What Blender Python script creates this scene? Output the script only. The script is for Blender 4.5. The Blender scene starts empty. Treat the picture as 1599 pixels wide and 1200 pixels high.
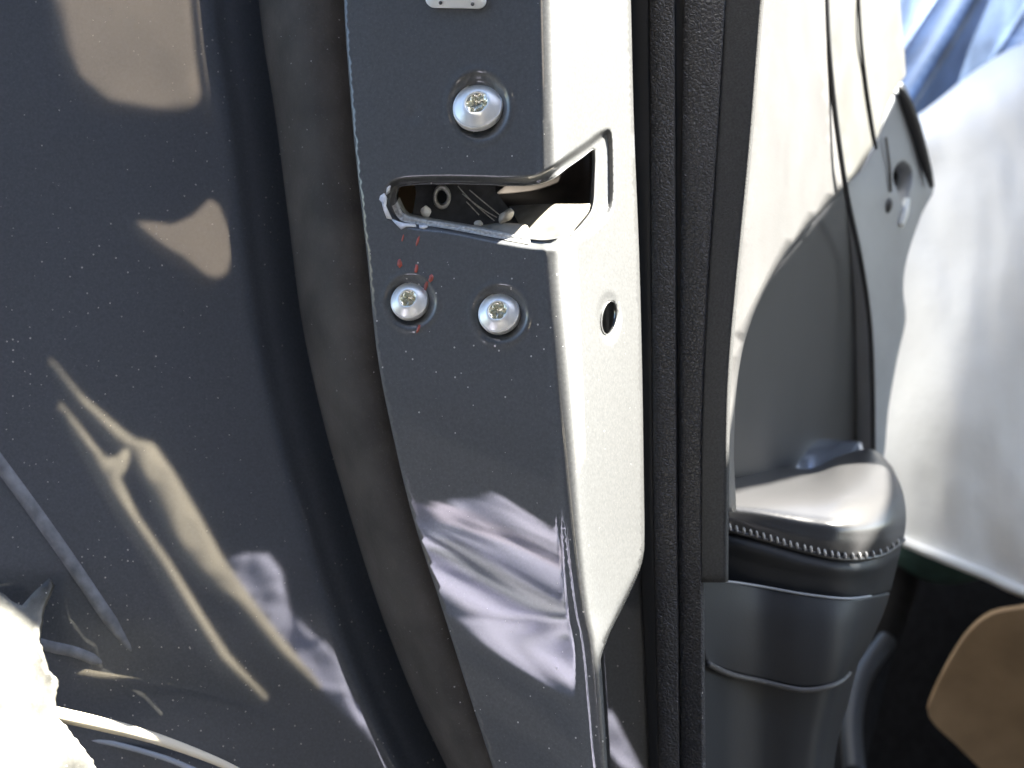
import bpy, bmesh, math, random
import numpy as np
from mathutils import Vector, geometry, noise

random.seed(4)
sc = bpy.context.scene
COL = sc.collection

# ------------------------------------------------------------------ camera
K = 0.925 / 1599.0                   # metres per photo pixel at one metre
CAM = Vector((0, 0, 0.9))
cam_d = bpy.data.cameras.new("camera")
cam = bpy.data.objects.new("camera", cam_d)
COL.objects.link(cam)
cam.location = CAM
cam.rotation_euler = (math.radians(90), 0, 0)
cam_d.sensor_width = 36
cam_d.lens = 36 / 0.925
cam_d.clip_start = 0.01
cam_d.clip_end = 500
cam_d.dof.use_dof = True
cam_d.dof.focus_distance = 0.415
cam_d.dof.aperture_fstop = 10.5
sc.camera = cam

# ------------------------------------------------------------------ sky + sun
S = Vector((0.60, -0.15, 0.78)).normalized()
elev = math.asin(S.z)
w = bpy.data.worlds.new("World")
sc.world = w
w.use_nodes = True
nt = w.node_tree
sky = nt.nodes.new("ShaderNodeTexSky")
sky.sky_type = 'NISHITA'
sky.sun_disc = False
sky.sun_elevation = elev
sky.sun_rotation = math.atan2(S.x, S.y)
bg = nt.nodes["Background"]
bg.inputs[1].default_value = 0.05
nt.links.new(sky.outputs[0], bg.inputs[0])
sd = bpy.data.lights.new("sun", 'SUN')
sd.energy = 5.0
sd.angle = math.radians(0.5)
sd.color = (1.0, 0.95, 0.84)
so = bpy.data.objects.new("sun", sd)
COL.objects.link(so)
so.rotation_euler = S.to_track_quat('Z', 'Y').to_euler()
sc.view_settings.view_transform = 'Standard'
sc.view_settings.look = 'None'
sc.view_settings.exposure = 3.7
sc.view_settings.gamma = 1.0

# ------------------------------------------------------------------ helpers
def P(px, py, d):
    return Vector(((px - 799.5) * K * d, d, CAM.z - (py - 600) * K * d))

def cat1(pts, n=12):
    """dense Catmull-Rom through tuples"""
    pts = [tuple(map(float, p)) for p in pts]
    if len(pts) < 3:
        return [tuple(a + (b - a) * k / n for a, b in zip(pts[0], pts[1])) for k in range(n + 1)]
    out = []
    for i in range(len(pts) - 1):
        p0 = pts[max(i - 1, 0)]; p1 = pts[i]; p2 = pts[i + 1]; p3 = pts[min(i + 2, len(pts) - 1)]
        for k in range(n):
            t = k / n
            out.append(tuple(0.5 * (2 * b + (c - a) * t + (2 * a - 5 * b + 4 * c - d) * t * t
                                    + (3 * b - a - 3 * c + d) * t ** 3)
                             for a, b, c, d in zip(p0, p1, p2, p3)))
    out.append(pts[-1])
    return out

class Curve:
    """x as a smooth function of y"""
    def __init__(self, pts):
        d = cat1(pts, 16)
        self.y = np.array([p[0] for p in d]); self.x = np.array([p[1] for p in d])
    def __call__(self, y):
        return np.interp(y, self.y, self.x)

def sstep(a, b, x):
    t = np.clip((x - a) / (b - a), 0, 1)
    return t * t * (3 - 2 * t)

def mesh_obj(name, verts, faces, mat, parent=None, smooth=True, label=None, kind=None, edges=()):
    me = bpy.data.meshes.new(name)
    me.from_pydata([tuple(v) for v in verts], list(edges), faces)
    me.materials.append(mat)
    if smooth:
        me.polygons.foreach_set("use_smooth", [True] * len(me.polygons))
    me.update()
    o = bpy.data.objects.new(name, me)
    COL.objects.link(o)
    if parent:
        o.parent = parent
        off = Vector((0, 0, 0)); q = parent
        while q:
            off += q.location; q = q.parent
        o.location = -off
    if label: o["label"] = label
    if kind: o["kind"] = kind
    return o

def thing(name, loc, label, cat, group=None):
    o = bpy.data.objects.new(name, None)
    o.empty_display_size = 0.05
    COL.objects.link(o)
    o.location = loc
    o["label"] = label; o["category"] = cat
    if group: o["group"] = group
    return o

def tag(o, label, cat, group=None):
    o["label"] = label; o["category"] = cat
    if group: o["group"] = group

def fix_normals(o):
    bm = bmesh.new(); bm.from_mesh(o.data)
    bmesh.ops.recalc_face_normals(bm, faces=bm.faces)
    bm.to_mesh(o.data); bm.free()

def solid(o, t, off=-1.0, bevel=0):
    m = o.modifiers.new("solid", 'SOLIDIFY'); m.thickness = t; m.offset = off
    if bevel:
        b = o.modifiers.new("bevel", 'BEVEL'); b.width = bevel; b.segments = 3
        b.limit_method = 'ANGLE'; b.angle_limit = math.radians(50)
    return o

def grid(name, rows, mat, parent=None, nu=8, nv=8, thick=0.002, label=None, fn=None, smooth=True, toward=True):
    """rows of (px,py,d) control points -> smooth sheet"""
    rr = [cat1(r, nu) for r in rows]
    cols = list(zip(*rr))
    cc = [cat1(c, nv) for c in cols]
    R = list(zip(*cc))
    nr, nc = len(R), len(R[0])
    V = []
    for j in range(nr):
        for i in range(nc):
            x, y, d = R[j][i]
            if fn: d = d + fn(x, y, i / (nc - 1), j / (nr - 1))
            V.append(P(x, y, d))
    F = []
    for j in range(nr - 1):
        for i in range(nc - 1):
            a = j * nc + i
            F.append((a, a + nc, a + nc + 1, a + 1))
    o = mesh_obj(name, V, F, mat, parent, smooth, label)
    if thick: solid(o, thick)
    return o

def strip(name, lc, rc, dl, dr, bulge, mat, parent, y0=-260, y1=1460, n=10, step=14, label=None, thick=0.003, p=2.0, half=False):
    """long strip between two curves, domed toward the camera"""
    V = []; F = []
    ys = np.arange(y0, y1 + step, step)
    for y in ys:
        a, b = float(lc(y)), float(rc(y))
        for i in range(n + 1):
            t = i / n
            d0 = dl(y) if callable(dl) else dl
            d1 = dr(y) if callable(dr) else dr
            prof = 1 - (1 - t) ** p if half else 1 - abs(2 * t - 1) ** p
            V.append(P(a + (b - a) * t, y, d0 + (d1 - d0) * t - bulge * prof))
    for j in range(len(ys) - 1):
        for i in range(n):
            k = j * (n + 1) + i
            F.append((k, k + n + 1, k + n + 2, k + 1))
    o = mesh_obj(name, V, F, mat, parent, True, label)
    if thick: solid(o, thick)
    return o

def tube(name, pts, rad, mat, parent=None, n=12, label=None, dense=8, caps=True):
    """pts of (px,py,d); radius metres or list"""
    pp = cat1(pts, dense) if len(pts) > 2 else cat1(pts, dense)
    W = [P(*p) for p in pp]
    V = []; F = []
    m = len(W)
    for j, q in enumerate(W):
        t = (W[min(j + 1, m - 1)] - W[max(j - 1, 0)]).normalized()
        u = t.cross(Vector((0, 1, 0)))
        if u.length < 1e-4: u = t.cross(Vector((1, 0, 0)))
        u.normalize(); v = t.cross(u)
        f = j / (m - 1)
        r = rad if not isinstance(rad, (list, tuple)) else float(np.interp(f, np.linspace(0, 1, len(rad)), rad))
        for i in range(n):
            a = 2 * math.pi * i / n
            V.append(q + u * math.cos(a) * r + v * math.sin(a) * r)
    for j in range(m - 1):
        for i in range(n):
            F.append((j * n + i, j * n + (i + 1) % n, (j + 1) * n + (i + 1) % n, (j + 1) * n + i))
    if caps:
        F.append(tuple(range(n))); F.append(tuple((m - 1) * n + i for i in reversed(range(n))))
    o = mesh_obj(name, V, F, mat, parent, True, label)
    fix_normals(o)
    return o

def seg_dist(X, Y, poly):
    """(distance to polygon outline, inside mask) in pixels"""
    D = np.full(X.shape, 1e9); inside = np.zeros(X.shape, bool)
    n = len(poly)
    for i in range(n):
        x0, y0 = poly[i]; x1, y1 = poly[(i + 1) % n]
        dx, dy = x1 - x0, y1 - y0
        L2 = dx * dx + dy * dy + 1e-9
        t = np.clip(((X - x0) * dx + (Y - y0) * dy) / L2, 0, 1)
        D = np.minimum(D, np.hypot(X - x0 - t * dx, Y - y0 - t * dy))
        c = (y0 > Y) != (y1 > Y)
        with np.errstate(divide='ignore', invalid='ignore'):
            xi = x0 + (Y - y0) * dx / (dy if dy else 1e-9)
        inside ^= c & (X < xi)
    return D, inside

def cdt_sheet(outline, holes, depth, step, fine=()):
    """fill a pixel outline with holes by a point lattice -> verts (px,py,d), tris, ring index lists"""
    pts = []; edges = []; rings = []
    for loop in [outline] + holes:
        s = len(pts)
        pts += [(float(a), float(b)) for a, b in loop]
        n = len(loop)
        edges += [(s + i, s + (i + 1) % n) for i in range(n)]
        rings.append(list(range(s, s + n)))
    xs = [p[0] for p in outline]; ys = [p[1] for p in outline]
    gx, gy = np.meshgrid(np.arange(min(xs), max(xs), step), np.arange(min(ys), max(ys), step))
    gx = gx + (np.arange(gx.shape[0]) % 2)[:, None] * step * 0.5
    G = [(gx.ravel(), gy.ravel(), step)]
    for (x0, y0, x1, y1, st) in fine:
        a, b = np.meshgrid(np.arange(x0, x1, st) + 0.37, np.arange(y0, y1, st) + 0.31)
        G.append((a.ravel(), b.ravel(), st))
    for X, Y, st in G:
        D, ins = seg_dist(X, Y, outline)
        ok = ins & (D > st * 0.45)
        for h in holes:
            D2, in2 = seg_dist(X, Y, h)
            ok &= (~in2) & (D2 > st * 0.45)
        pts += list(zip(X[ok].tolist(), Y[ok].tolist()))
    res = geometry.delaunay_2d_cdt([Vector(p) for p in pts], edges, [], 0, 1e-4)
    V2, _, F = res[0], res[1], res[2]
    A = np.array([(v.x, v.y) for v in V2]); F = np.array(F)
    c = A[F].mean(axis=1)
    _, ins = seg_dist(c[:, 0], c[:, 1], outline)
    keep = ins
    for h in holes:
        _, i2 = seg_dist(c[:, 0], c[:, 1], h); keep = keep & ~i2
    F = F[keep]
    Dp = depth(A[:, 0], A[:, 1])
    V = [P(a, b, d) for (a, b), d in zip(A.tolist(), Dp.tolist())]
    # face the camera
    FF = []
    for f in F.tolist():
        a, b, cc = V[f[0]], V[f[1]], V[f[2]]
        n = (b - a).cross(cc - a)
        FF.append(tuple(f) if n.y < 0 else tuple(reversed(f)))
    idx = res[3]
    return A, V, FF, rings

def dense_poly(pts, closed=True, n=5):
    q = list(pts)
    if closed: q = [pts[-1]] + q + [pts[0], pts[1]]
    d = cat1(q, n)
    if closed: d = d[n:-n - 1][:len(pts) * n]
    return d

# ------------------------------------------------------------------ materials
def mat(name, col, rough=0.5, metal=0.0, coat=0.0, spec=0.5, coat_rough=0.03,
        noise_scale=0, noise_amt=0.0, bump=None, dust=0.0, dust_col=(.55, .53, .5), sheen=0.0, stretch=None, col2=None):
    m = bpy.data.materials.new(name); m.use_nodes = True
    t = m.node_tree; N = t.nodes; L = t.links
    b = N["Principled BSDF"]
    b.inputs["Base Color"].default_value = (*col, 1)
    b.inputs["Roughness"].default_value = rough
    b.inputs["Metallic"].default_value = metal
    b.inputs["Coat Weight"].default_value = coat
    b.inputs["Coat Roughness"].default_value = coat_rough
    b.inputs["Specular IOR Level"].default_value = spec
    b.inputs["Sheen Weight"].default_value = sheen
    tc = N.new("ShaderNodeTexCoord")
    src = tc.outputs["Object"]
    if stretch:
        mp = N.new("ShaderNodeMapping"); mp.inputs["Scale"].default_value = stretch
        L.new(src, mp.inputs[0]); src = mp.outputs[0]
    out = None
    if noise_scale:
        nz = N.new("ShaderNodeTexNoise"); nz.inputs["Scale"].default_value = noise_scale
        nz.inputs["Detail"].default_value = 5
        L.new(src, nz.inputs["Vector"])
        cr = N.new("ShaderNodeValToRGB")
        cr.color_ramp.elements[0].position = .3; cr.color_ramp.elements[1].position = .7
        c2 = col2 or tuple(min(1, c * (1 + noise_amt)) for c in col)
        c1 = tuple(c * (1 - noise_amt) for c in col) if not col2 else col
        cr.color_ramp.elements[0].color = (*c1, 1); cr.color_ramp.elements[1].color = (*c2, 1)
        L.new(nz.outputs["Fac"], cr.inputs[0]); out = cr.outputs[0]
    if dust:
        vo = N.new("ShaderNodeTexVoronoi"); vo.inputs["Scale"].default_value = 420
        vo.inputs["Randomness"].default_value = 1
        L.new(tc.outputs["Object"], vo.inputs["Vector"])
        sep = N.new("ShaderNodeSeparateColor"); L.new(vo.outputs["Color"], sep.inputs[0])
        # radius of each speck varies by its cell; most cells hold none
        mr = N.new("ShaderNodeMapRange"); mr.inputs[1].default_value = 1 - dust; mr.inputs[2].default_value = 1.1
        mr.inputs[3].default_value = 0; mr.inputs[4].default_value = .15
        cl = N.new("ShaderNodeTexNoise"); cl.inputs["Scale"].default_value = 9; cl.inputs["Detail"].default_value = 4
        L.new(tc.outputs["Object"], cl.inputs["Vector"])
        clm = N.new("ShaderNodeMath"); clm.operation = 'MULTIPLY_ADD'; clm.inputs[1].default_value = .9; clm.inputs[2].default_value = -.45
        L.new(cl.outputs["Fac"], clm.inputs[0])
        cla = N.new("ShaderNodeMath"); cla.operation = 'ADD'
        L.new(sep.outputs[0], cla.inputs[0]); L.new(clm.outputs[0], cla.inputs[1])
        sx = N.new("ShaderNodeSeparateXYZ"); L.new(tc.outputs["Object"], sx.inputs[0])
        lo = N.new("ShaderNodeMapRange"); lo.inputs[1].default_value = 1.0; lo.inputs[2].default_value = .72
        lo.inputs[3].default_value = 0; lo.inputs[4].default_value = .14
        L.new(sx.outputs["Z"], lo.inputs[0])
        clb = N.new("ShaderNodeMath"); clb.operation = 'ADD'
        L.new(cla.outputs[0], clb.inputs[0]); L.new(lo.outputs[0], clb.inputs[1])
        L.new(clb.outputs[0], mr.inputs[0])
        lt = N.new("ShaderNodeMath"); lt.operation = 'LESS_THAN'
        L.new(vo.outputs["Distance"], lt.inputs[0]); L.new(mr.outputs[0], lt.inputs[1])
        fine = N.new("ShaderNodeTexNoise"); fine.inputs["Scale"].default_value = 1400; fine.inputs["Detail"].default_value = 2
        L.new(tc.outputs["Object"], fine.inputs["Vector"])
        film = N.new("ShaderNodeMapRange"); film.inputs[1].default_value = .62; film.inputs[2].default_value = .8
        film.inputs[3].default_value = 0; film.inputs[4].default_value = .10
        L.new(fine.outputs["Fac"], film.inputs[0])
        mx_ = N.new("ShaderNodeMath"); mx_.operation = 'MAXIMUM'
        sm = N.new("ShaderNodeMath"); sm.operation = 'MULTIPLY'; sm.inputs[1].default_value = .8
        L.new(lt.outputs[0], sm.inputs[0])
        L.new(sm.outputs[0], mx_.inputs[0]); L.new(film.outputs[0], mx_.inputs[1])
        mix = N.new("ShaderNodeMix"); mix.data_type = 'RGBA'
        L.new(mx_.outputs[0], mix.inputs["Factor"])
        if out: L.new(out, mix.inputs["A"])
        else: mix.inputs["A"].default_value = (*col, 1)
        mix.inputs["B"].default_value = (*dust_col, 1)
        out = mix.outputs["Result"]
        if metal:
            mm = N.new("ShaderNodeMath"); mm.operation = 'MULTIPLY_ADD'
            mm.inputs[1].default_value = -metal; mm.inputs[2].default_value = metal
            L.new(mx_.outputs[0], mm.inputs[0]); L.new(mm.outputs[0], b.inputs["Metallic"])
        if coat:
            mm = N.new("ShaderNodeMath"); mm.operation = 'MULTIPLY_ADD'
            mm.inputs[1].default_value = -coat; mm.inputs[2].default_value = coat
            L.new(sm.outputs[0], mm.inputs[0]); L.new(mm.outputs[0], b.inputs["Coat Weight"])
    if out: L.new(out, b.inputs["Base Color"])
    if bump:
        kind, scale, strength, dist = bump
        if kind == 'leather':
            wz = N.new("ShaderNodeTexNoise"); wz.inputs["Scale"].default_value = scale * .6
            L.new(src, wz.inputs["Vector"])
            ad = N.new("ShaderNodeMix"); ad.data_type = 'VECTOR'; ad.inputs["Factor"].default_value = .0025 * 400 / scale
            L.new(src, ad.inputs["A"]); L.new(wz.outputs["Color"], ad.inputs["B"])
            tx = N.new("ShaderNodeTexVoronoi"); tx.feature = 'DISTANCE_TO_EDGE'; tx.inputs["Scale"].default_value = scale
            L.new(ad.outputs["Result"], tx.inputs["Vector"])
            mr = N.new("ShaderNodeMapRange"); mr.inputs[1].default_value = 0; mr.inputs[2].default_value = .22
            L.new(tx.outputs["Distance"], mr.inputs[0]); h = mr.outputs[0]
        else:
            tx = N.new("ShaderNodeTexNoise"); tx.inputs["Scale"].default_value = scale; tx.inputs["Detail"].default_value = 4
            L.new(src, tx.inputs["Vector"]); h = tx.outputs["Fac"]
        bp = N.new("ShaderNodeBump"); bp.inputs["Strength"].default_value = strength; bp.inputs["Distance"].default_value = dist
        L.new(h, bp.inputs["Height"]); L.new(bp.outputs[0], b.inputs["Normal"])
    return m

M = {}
M['paint'] = mat('navy_metallic_paint', (.100, .103, .106), .66, .58, 1.0, .5, .02, noise_scale=900, noise_amt=.12, dust=.14)
M['paint_dirty'] = mat('dusty_navy_paint', (.088, .097, .113), .62, .66, 1.0, .5, .03, noise_scale=900, noise_amt=.12, dust=.42)
M['rubber'] = mat('grey_rubber', (.062, .055, .047), .66, 0, 0, .35, noise_scale=45, noise_amt=.35, dust=.30, bump=('noise', 420, .35, .0008))
M['zinc'] = mat('zinc_plated_steel', (.84, .84, .80), .36, .55, noise_scale=300, noise_amt=.12, stretch=(1, 1, .3))
M['zinc_gold'] = mat('yellow_zinc', (.74, .72, .58), .25, .75, noise_scale=500, noise_amt=.3)
M['leather'] = mat('black_grained_vinyl', (.054, .053, .056), .42, 0, 0, .5, dust=.03, bump=('leather', 620, .9, .0007))
M['plastic'] = mat('black_plastic', (.022, .024, .028), .52, 0, 0, .35, bump=('noise', 900, .15, .0004))
M['felt'] = mat('charcoal_fine_grained_trim', (.045, .046, .047), .75, 0, 0, .3, bump=('noise', 1500, .5, .0006), noise_scale=1200, noise_amt=.25)
M['front'] = mat('pale_front_trim', (.092, .092, .088), .5, noise_scale=30, noise_amt=.2)
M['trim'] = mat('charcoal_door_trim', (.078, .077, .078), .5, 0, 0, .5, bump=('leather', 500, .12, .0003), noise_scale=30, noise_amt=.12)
M['insert'] = mat('shaded_dark_trim', (.028, .029, .034), .55, 0, 0, .4, noise_scale=14, noise_amt=.18)  # darker copy of the door trim, shade put into the colour
M['trim_grey'] = mat('grey_door_trim', (.29, .31, .34), .45, 0, 0, .5, noise_scale=20, noise_amt=.1)
M['arm'] = mat('black_leather_armrest', (.036, .036, .038), .36, 0, .3, .5, coat_rough=.22, bump=('noise', 600, .2, .0004))
M['dark'] = mat('dark_carpet', (.012, .012, .014), .85, 0, 0, .2, noise_scale=120, noise_amt=.4)
M['steel'] = mat('bare_steel', (.42, .42, .40), .45, .3, noise_scale=800, noise_amt=.35, bump=('noise', 900, .4, .0005))
M['cream_metal'] = mat('pale_galvanised_steel', (.26, .24, .205), .5, .1, noise_scale=200, noise_amt=.2)
M['latch_dark'] = mat('dark_latch_steel', (.05, .052, .058), .4, .3, noise_scale=300, noise_amt=.3)
M['brown'] = mat('brown_primer', (.034, .028, .024), .6, 0, noise_scale=150, noise_amt=.3)
M['black'] = mat('black_void', (.008, .008, .008), .9, 0, 0, .1, noise_scale=40, noise_amt=.2)
M['white_label'] = mat('white_plastic', (.82, .86, .86), .4, noise_scale=50, noise_amt=.03)
M['grease'] = mat('white_grease', (.78, .78, .76), .35, noise_scale=400, noise_amt=.1)
M['chip'] = mat('chipped_paint_white', (.62, .64, .68), .5, noise_scale=600, noise_amt=.2)
M['red'] = mat('red_reflection_colour', (.30, .045, .025), .4, 0, .5, noise_scale=500, noise_amt=.3)
M['sheet'] = mat('white_cloth', (.86, .87, .88), .85, 0, 0, .2, noise_scale=25, noise_amt=.03, bump=('noise', 18, .3, .01), sheen=.2)
M['film'] = mat('blue_grey_plastic_film', (.13, .19, .32), .38, .2, .4, .6, noise_scale=14, noise_amt=.5)
M['card'] = mat('brown_cardboard', (.34, .235, .14), .8, 0, 0, .2, noise_scale=25, noise_amt=.18)
M['green'] = mat('dark_green_fabric', (.035, .075, .065), .8, noise_scale=60, noise_amt=.3)
M['asphalt'] = mat('asphalt', (.045, .044, .043), .95, 0, 0, .1, noise_scale=60, noise_amt=.3, bump=('noise', 120, .5, .004))
M['wall'] = mat('sky_block_colour', (.036, .045, .060), .9, noise_scale=3, noise_amt=.35)
M['tan'] = mat('tan_stand_in', (.42, .34, .26), .8, noise_scale=9, noise_amt=.15)
M['beige'] = mat('beige_stand_in', (.62, .55, .42), .8, noise_scale=9, noise_amt=.15)
M['cloth'] = mat('added_lavender_cloth_colour', (.62, .62, .80), .85, noise_scale=7, noise_amt=.1)
M['stitch'] = mat('grey_thread', (.50, .50, .50), .5, noise_scale=900, noise_amt=.2)

# ------------------------------------------------------------------ the shape of the door's end
Lc = Curve([(-300, 528), (0, 537), (150, 547), (260, 557), (400, 573), (560, 590), (700, 618), (820, 648), (950, 690), (1080, 731), (1200, 770), (1500, 868)])
Bc = Curve([(-300, 858), (0, 864), (200, 868), (400, 873), (570, 888), (700, 899), (850, 911), (950, 922), (1020, 934), (1200, 946), (1500, 965)])
Rc = Curve([(-300, 978), (0, 985), (200, 990), (400, 998), (600, 1003), (800, 1006), (880, 1008), (1200, 1022), (1500, 1040)])
OUT = dense_poly([(600, 318), (604, 298), (622, 281), (700, 277), (800, 279), (845, 272), (880, 248), (915, 224), (940, 206), (954, 210),
                  (957, 270), (955, 325), (938, 352), (910, 372), (880, 386), (845, 388), (780, 378), (700, 362), (640, 355), (610, 342)], True, 4)
HOLE = dense_poly([(618, 312), (620, 297), (632, 289), (700, 286), (770, 288), (830, 288), (862, 279), (885, 262), (908, 246), (926, 233),
                   (930, 245), (929, 285), (926, 325), (912, 348), (895, 364), (870, 373), (840, 376), (780, 366), (710, 354), (655, 345), (632, 336)], True, 4)
SCREWS = [(745, 163, 33, 40), (638, 468, 28, 31), (778, 487, 30, 33)]
OHOLE = [(951 + 12.5 * math.cos(a) - 3.5 * math.sin(a), 497 + 27 * math.sin(a)) for a in [2 * math.pi * i / 28 for i in range(28)]]

def end_depth(X, Y):
    X = np.asarray(X, float); Y = np.asarray(Y, float)
    L = Lc(Y); B = Bc(Y); R = Rc(Y)
    main = 0.430 - (X - L) / (B - L) * 0.026
    # the rolled left margin: a raised hem along the edge
    main = main + 0.0003 * sstep(40, 4, X - L) * sstep(740, 620, Y)
    main = main - 0.0004 * np.exp(-((X - (B - 22)) / 7.0) ** 2)
    facet = 0.404 + (X - B) / (R - B) * 0.050
    k = 0.0027
    d = k * np.log(np.exp((main - .4) / k) + np.exp((facet - .4) / k)) + .4
    D, ins = seg_dist(X, Y, OUT)
    sd = np.where(ins, D, -D)
    d = d + 0.0050 * sstep(-3, 9, sd)
    for i, (cx, cy, rx, ry) in enumerate(SCREWS):
        r = np.hypot((X - cx - 3) / (rx * 1.42), (Y - cy - 3) / (ry * 1.35))
        d = d + 0.0028 * sstep(1.02, .66, r) - 0.0003 * np.exp(-((r - 1.08) / .10) ** 2)
    r = np.hypot((X - 951) / 12.5, (Y - 497) / 27)
    d = d + .0012 * sstep(1.7, 1.0, r)
    # small press dents
    d = d + .0006 * np.exp(-(((X - 645) / 9) ** 2 + ((Y - 180) / 11) ** 2))
    return d

def hit(px, py, depthf):
    e = 2.0
    d = [float(depthf(np.array([a]), np.array([b]))[0]) for a, b in ((px, py), (px + e, py), (px, py + e))]
    p0 = P(px, py, d[0]); n = (P(px, py + e, d[2]) - p0).cross(P(px + e, py, d[1]) - p0).normalized()
    if n.y > 0: n = -n
    return p0, n

# ------------------------------------------------------------------ ground + unseen wall and tarpaulin added to darken the paint
gr = mesh_obj('ground', [(-60, -60, 0), (60, -60, 0), (60, 60, 0), (-60, 60, 0)], [(0, 1, 2, 3)], M['asphalt'], None, False, kind='structure')

def slab(name, x0, x1, y0, y1, z0, z1, m, parent=None, bev=0.004, **kw):
    v = [(x, y, z) for x in (x0, x1) for y in (y0, y1) for z in (z0, z1)]
    f = [(0, 1, 3, 2), (4, 6, 7, 5), (0, 4, 5, 1), (2, 3, 7, 6), (0, 2, 6, 4), (1, 5, 7, 3)]
    o = mesh_obj(name, v, f, m, parent, False, **kw); fix_normals(o)
    if bev:
        b = o.modifiers.new("bevel", 'BEVEL'); b.width = bev; b.segments = 2
    return o

sky_block = slab('sky_block_wall', -12, 8, -5.3, -5.0, 0, 8.5, M['wall'])
added_tarp = slab('added_tarpaulin', -7.5, 1.2, -4.9, .25, .004, .007, M['black'], bev=0)
tag(added_tarp, 'unseen black tarpaulin added behind the camera to darken what the paint mirrors', 'tarpaulin')
tag(sky_block, 'unseen dark wall added behind the camera to block sky from the navy paint', 'wall')

# ------------------------------------------------------------------ CAR DOOR
door = thing('car_door', (0.03, 0.45, 0.3), 'navy blue car door seen from its latch end with screws and black inner trim', 'car door')

def build_end_panel():
    ys = list(range(-260, 845, 14))
    left = [(float(Lc(y)), y) for y in range(1460, -261, -14)]
    right = [(float(Rc(y)), y) for y in ys]
    diag = cat1([(1006, 858), (1001, 884), (989, 914), (972, 950), (954, 985), (942, 1016)], 5)
    tail = [(float(Bc(y)) + 3 + (6 if y < 1030 else 0), y) for y in range(1030, 1461, 14)]
    outline = [(float(Lc(-260)), -260)] + right + diag + tail + left[:-1]
    fine = [(585, 190, 985, 400, 2.6), (690, 95, 805, 230, 2.6), (590, 420, 695, 520, 2.6), (728, 440, 832, 540, 2.6),
            (925, 450, 978, 545, 2.6)]
    A, V, F, rings = cdt_sheet(outline, [HOLE, OHOLE], end_depth, 6.5, fine)
    o = mesh_obj('end_panel', V, F, M['paint'], door)
    # rims of sheet metal round the openings and along the edge
    return o

ep = build_end_panel()
solid(ep, 0.0016)

def ring_wall(name, loop, d_in, m, parent, label=None, shrink=0.0, thick=None):
    n = len(loop)
    cx = sum(p[0] for p in loop) / n; cy = sum(p[1] for p in loop) / n
    X = np.array([p[0] for p in loop]); Y = np.array([p[1] for p in loop])
    D = end_depth(X, Y)
    V = []; F = []
    for k, (off, dd) in enumerate(((0.6, .0008), (-.6, -.0004), (-1.6, .0002), (-2.2, .002), (-2.6 - shrink, d_in))):
        for i in range(n):
            a = Vector((loop[(i + 1) % n][0] - loop[i - 1][0], loop[(i + 1) % n][1] - loop[i - 1][1])).normalized()
            nx, ny = a.y, -a.x
            # outward normal
            if (loop[i][0] + nx - cx) ** 2 + (loop[i][1] + ny - cy) ** 2 < (loop[i][0] - cx) ** 2 + (loop[i][1] - cy) ** 2: nx, ny = nx, ny
            V.append(P(X[i] + nx * off * SGN, Y[i] + ny * off * SGN, float(D[i]) + dd))
    for k in range(4):
        for i in range(n):
            F.append((k * n + i, k * n + (i + 1) % n, (k + 1) * n + (i + 1) % n, (k + 1) * n + i))
    o = mesh_obj(name, V, F, m, parent, True, label); fix_normals(o)
    return o
SGN = 1
ring_wall('opening_rim', HOLE, .009, M['paint'], door)
ring_wall('hole_rim', OHOLE, .004, M['paint'], door)

V = []; F = []
for j, y in enumerate(range(-260, 1461, 12)):
    for x_, d_ in ((1, .4305), (3, .434), (8, .447), (12, .475), (16, .53)):
        V.append(P(float(Lc(y)) + x_, y, d_))
for k in range(j):
    for i in range(4):
        F.append((k * 5 + i, k * 5 + i + 1, k * 5 + i + 6, k * 5 + i + 5))
solid(mesh_obj('side_return', V, F, M['paint'], door), .001)

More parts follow.
